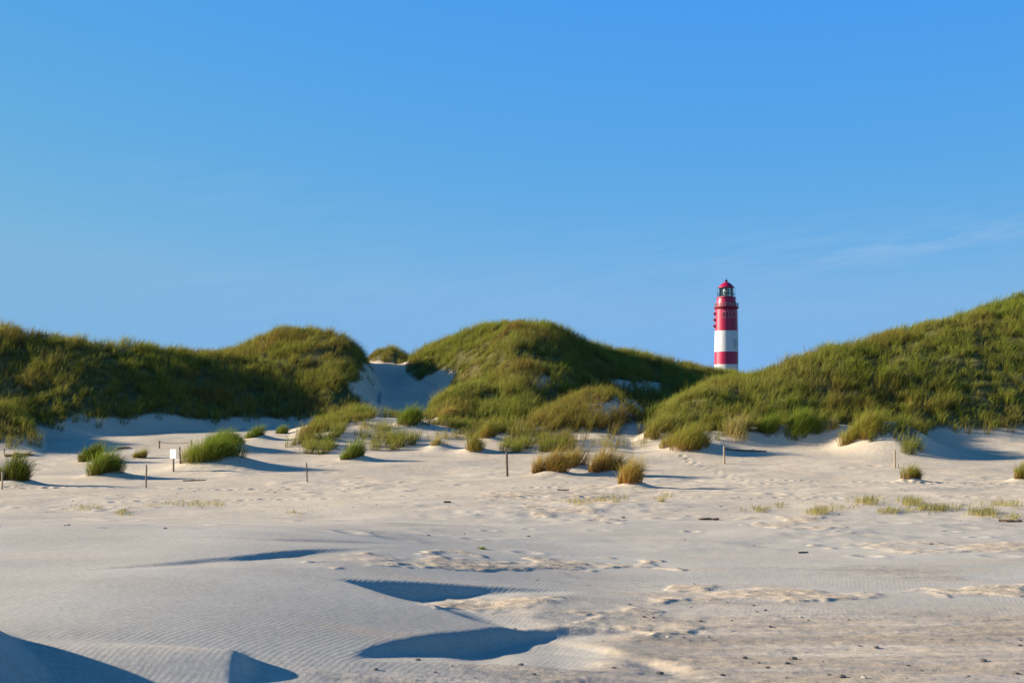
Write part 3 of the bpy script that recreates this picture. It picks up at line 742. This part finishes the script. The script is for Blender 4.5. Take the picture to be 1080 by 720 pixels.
# the white notice board
x, y = at(183, 497); z0 = float(zat(x, y)); s = y/F
t = empty('notice_sign', (x, y, z0)); tag(t, 'small blank white board on a dark post beside the broad green tuft', 'sign')
MB().lathe([(.035, -.3), (.035, 14*s), (.03, 23*s)], 9).build('post', WOOD, t, smooth=True)
MB().box((0, -.05, 18.5*s), (10*s, .025, 9.5*s), -.7).build('board', SIGNW, t, bevel=.006)

# ------------------------------------------------------------------ driftwood, twigs, stones
def drift(px, py, lpx, mat, label, name='driftwood', n=1, ang=0, thick=.035, seed=0):
    rs = np.random.default_rng(seed); x, y = at(px, py); z0 = float(zat(x, y)); L_ = lpx*y/F; d = MB()
    for k in range(n):
        a = radians(ang)+(rs.normal(0, .5) if k else 0); ll = L_*(1 if k == 0 else rs.uniform(.25, .6)); o = rs.uniform(-.3, .3, 2)*L_*(k > 0)
        pts = []; rr = []
        for q in np.linspace(-.5, .5, 7):
            X_ = o[0]+q*ll*cos(a)+rs.normal(0, .012*ll); Y_ = o[1]*.4+q*ll*sin(a); lift = (rs.uniform(0, .25)*(k > 0))*max(q, 0)*ll
            pts.append((X_, Y_, float(zat(x+X_, y+Y_))-z0+thick*.55+lift)); rr.append(thick*(1-.6*abs(q+.15))*(1 if k == 0 else .55)*rs.uniform(.8, 1.2))
        d.tube(pts, rr, 7)
    return tag(d.build(name, mat, None, (x, y, z0), smooth=True), label, 'driftwood', 'driftwood and twigs on the sand')
drift(20, 480.5, 30, RUSTY, 'low heap of reddish twigs by the tiny stake at the left', 'twig_pile', 9, 2, .07, 1)
drift(130, 473, 14, RUSTY, 'small tangle of reddish twigs between two tufts, left of the sign', 'twig_pile', 7, 30, .06, 2)
drift(205, 507, 24, DRIFT, 'thin branch half buried in front of the broad green tuft', 'driftwood', 3, 12, .03, 3)
drift(786, 476, 46, DRIFT, 'long straight branch lying right of the tan post under the lighthouse', 'driftwood', 2, 3, .05, 4)
drift(748, 548, 22, DRIFT, 'dark driftwood piece on the middle beach, right of centre', 'driftwood', 9, 15, .035, 5)
drift(1066, 550, 24, DRIFT, 'brown driftwood heap on the beach near the right edge', 'driftwood', 10, -5, .04, 6)
drift(472, 530, 8, DRIFT, 'small dark lump of wood below and left of the thickest post', 'driftwood', 5, 10, .035, 7)
drift(594, 517, 12, DRIFT, 'dark wood scrap on sand in front of the first golden-brown tuft', 'driftwood', 5, 5, .03, 8)
drift(847, 583, 14, DRIFT, 'short curved twig on rippled sand in the right half of the beach', 'driftwood', 1, 35, .02, 9)

def stone_mesh(d, c, r, rs, flat=.6):
    n0, n1 = 9, 6; V = []; Fc = []
    for i in range(n1+1):
        th = pi*i/n1
        for k in range(n0):
            a = 2*pi*k/n0; q = r*(1+rs.uniform(-.22, .22))
            V.append((c[0]+q*sin(th)*cos(a)*1.25, c[1]+q*sin(th)*sin(a), c[2]+q*flat*cos(th)))
    for i in range(n1):
        for k in range(n0): k2 = (k+1) % n0; Fc.append((i*n0+k, (i+1)*n0+k, (i+1)*n0+k2, i*n0+k2))
    d.add(V, Fc)
STN = [(785,694,7,'dark flat stone on the damp crust at the lower right of the beach'),(888,714,9,'dark rough stone lowest on the damp crust, cut near the bottom edge'),
       (837,695,9,'grey stone right of the dark flat stone on the damp crust'),(1037,697,8,'grey stone on the damp crust near the lower right corner'),
       (924,683,6,'small brown stone in the middle of the damp streaks'),(396,706,6,'small stone on bare sand just below the second blue drift shadow'),
       (657,546,5,'dark pebble alone on the beach, left of the dark driftwood piece'),(812,661,5,'small dark stone at the upper edge of the damp streaks')]
for i, (a, b, wp, lb) in enumerate(STN):
    rs = np.random.default_rng(100+i); x, y = at(a, b); r = wp*.5*y/F*.8; d = MB(); stone_mesh(d, (0, 0, r*.25), r, rs)
    tag(d.build('stone', STONE, None, (x, y, float(zat(x, y))), smooth=True), lb, 'stone', 'stones lying on the beach')
rs = np.random.default_rng(5); d1 = MB(); d2 = MB()
for k in range(500):
    if k < 400: x = rs.uniform(-1, 9); y = rs.uniform(12.5, 22)
    else: x = rs.uniform(-14, 16); y = rs.uniform(24, 52)
    r_ = np.interp(y, rows, np.arange(nr)); c_ = np.interp(x/(y+15), us, np.arange(nc)); cr = crust[int(r_), int(c_)]
    if k < 400 and rs.random() > cr*(.15+.85*(fbm(np.array(x/1.5), np.array(y/.8), 2, 99) > .1)): continue
    r = rs.gamma(2., .005)+.005
    if y > 24: r *= 1.25
    stone_mesh(d1 if rs.random() < .8 else d2, (x, y, float(zat(x, y))+r*.2), min(r, .06), rs, .55)
tag(d1.build('pebbles', STONE), 'scattered dark pebbles and crumbs of crust on the beach', 'pebbles', None, 'stuff')
tag(d2.build('shell_debris', SHELL), 'scattered pale shell fragments on the beach', 'shells', None, 'stuff')

# ------------------------------------------------------------------ light
sd = bpy.data.lights.new('sun', 'SUN'); so = bpy.data.objects.new('sun', sd); col.objects.link(so)
el, bk = radians(SUN_EL), radians(SUN_BACK)
from mathutils import Vector
to_sun = Vector((-cos(bk)*cos(el), sin(bk)*cos(el), sin(el)))
so.rotation_euler = to_sun.to_track_quat('Z', 'Y').to_euler()
sd.energy = 5.0; sd.angle = radians(.53); sd.color = (1.0, .86, .69)
wd = bpy.data.worlds.new('World'); scn.world = wd; wd.use_nodes = True
nt = wd.node_tree; nt.nodes.clear(); Lk = nt.links.new
wo = nt.nodes.new('ShaderNodeOutputWorld'); bg = nt.nodes.new('ShaderNodeBackground'); sk = nt.nodes.new('ShaderNodeTexSky')
sk.sky_type = 'NISHITA'; sk.sun_disc = False; sk.sun_elevation = el
sk.sun_rotation = math.atan2(to_sun.x, to_sun.y)
sk.air_density = 1.0; sk.dust_density = .2; sk.ozone_density = 3.0; sk.altitude = 0
# grade the sky channel by channel: deeper blue, less haze towards the horizon, darker overhead
sp = nt.nodes.new('ShaderNodeSeparateColor'); cb = nt.nodes.new('ShaderNodeCombineColor'); Lk(sk.outputs[0], sp.inputs[0])
for ch, (p_, k_) in enumerate(((1.2, .280), (.46, 1.17), (-.35, 6.65))):
    m1 = nt.nodes.new('ShaderNodeMath'); m1.operation = 'POWER'; Lk(sp.outputs[ch], m1.inputs[0]); m1.inputs[1].default_value = p_
    m2 = nt.nodes.new('ShaderNodeMath'); m2.operation = 'MULTIPLY'; Lk(m1.outputs[0], m2.inputs[0]); m2.inputs[1].default_value = k_
    m3 = nt.nodes.new('ShaderNodeMath'); m3.operation = 'MINIMUM'; Lk(m2.outputs[0], m3.inputs[0]); m3.inputs[1].default_value = (1.08, 2.30, 4.2)[ch]; Lk(m3.outputs[0], cb.inputs[ch])
tcw = nt.nodes.new('ShaderNodeTexCoord'); sx = nt.nodes.new('ShaderNodeSeparateXYZ'); Lk(tcw.outputs['Generated'], sx.inputs[0])
mr_ = nt.nodes.new('ShaderNodeMapRange'); mr_.inputs[1].default_value = .28; mr_.inputs[2].default_value = .85; mr_.inputs[3].default_value = 1; mr_.inputs[4].default_value = .30; Lk(sx.outputs['Z'], mr_.inputs[0])
vm = nt.nodes.new('ShaderNodeVectorMath'); vm.operation = 'SCALE'; Lk(cb.outputs[0], vm.inputs[0]); Lk(mr_.outputs[0], vm.inputs['Scale'])
# a few faint wisps of cirrus low in the sky, drawn out in one direction
def wm(op, a_, b_=None):
    n = nt.nodes.new('ShaderNodeMath'); n.operation = op
    for i_, v_ in enumerate((a_, b_)):
        if v_ is None: continue
        if isinstance(v_, (int, float)): n.inputs[i_].default_value = v_
        else: Lk(v_, n.inputs[i_])
    return n.outputs[0]
az = wm('ARCTAN2', sx.outputs['X'], sx.outputs['Y']); ev = wm('ARCSINE', sx.outputs['Z'])
def wisp(a0, e0, slope, length, width, amp):
    da = wm('SUBTRACT', az, a0); de = wm('SUBTRACT', wm('SUBTRACT', ev, e0), wm('MULTIPLY', da, slope))
    q = wm('ADD', wm('POWER', wm('ABSOLUTE', wm('DIVIDE', da, length)), 2.0), wm('POWER', wm('ABSOLUTE', wm('DIVIDE', de, width)), 2.0))
    return wm('MULTIPLY', wm('EXPONENT', wm('MULTIPLY', q, -1.0)), amp)
cmb = nt.nodes.new('ShaderNodeCombineXYZ'); Lk(wm('MULTIPLY', az, 9.0), cmb.inputs[0]); Lk(wm('SUBTRACT', wm('MULTIPLY', ev, 60.0), wm('MULTIPLY', az, 7.0)), cmb.inputs[1])
cn = nt.nodes.new('ShaderNodeTexNoise'); cn.inputs['Scale'].default_value = 1.6; cn.inputs['Detail'].default_value = 6; cn.inputs['Roughness'].default_value = .6; Lk(cmb.outputs[0], cn.inputs['Vector'])
cr_ = nt.nodes.new('ShaderNodeMapRange'); cr_.inputs[1].default_value = .40; cr_.inputs[2].default_value = .72; Lk(cn.outputs['Fac'], cr_.inputs[0])
tot = wm('ADD', wm('ADD', wisp(.30, .120, .12, .085, .006, .26), wisp(.22, .115, .05, .12, .02, .07)), wm('ADD', wisp(-.19, .155, -.1, .09, .016, .06), wisp(.05, .10, .05, .5, .03, .05)))
mxw = nt.nodes.new('ShaderNodeMix'); mxw.data_type = 'RGBA'; Lk(wm('MULTIPLY', tot, cr_.outputs[0]), mxw.inputs['Factor']); Lk(vm.outputs[0], mxw.inputs[6]); mxw.inputs[7].default_value = (3.2, 3.6, 4.2, 1)
Lk(mxw.outputs[2], bg.inputs[0]); bg.inputs[1].default_value = .10
Lk(bg.outputs[0], wo.inputs[0])

vs = scn.view_settings; vs.view_transform = 'Standard'; vs.look = 'None'; vs.exposure = 1.0; vs.gamma = 1
scn.render.engine = 'CYCLES'
scn.cycles.max_bounces = 5; scn.cycles.diffuse_bounces = 3; scn.cycles.transparent_max_bounces = 8
scn.cycles.filter_width = 1.7
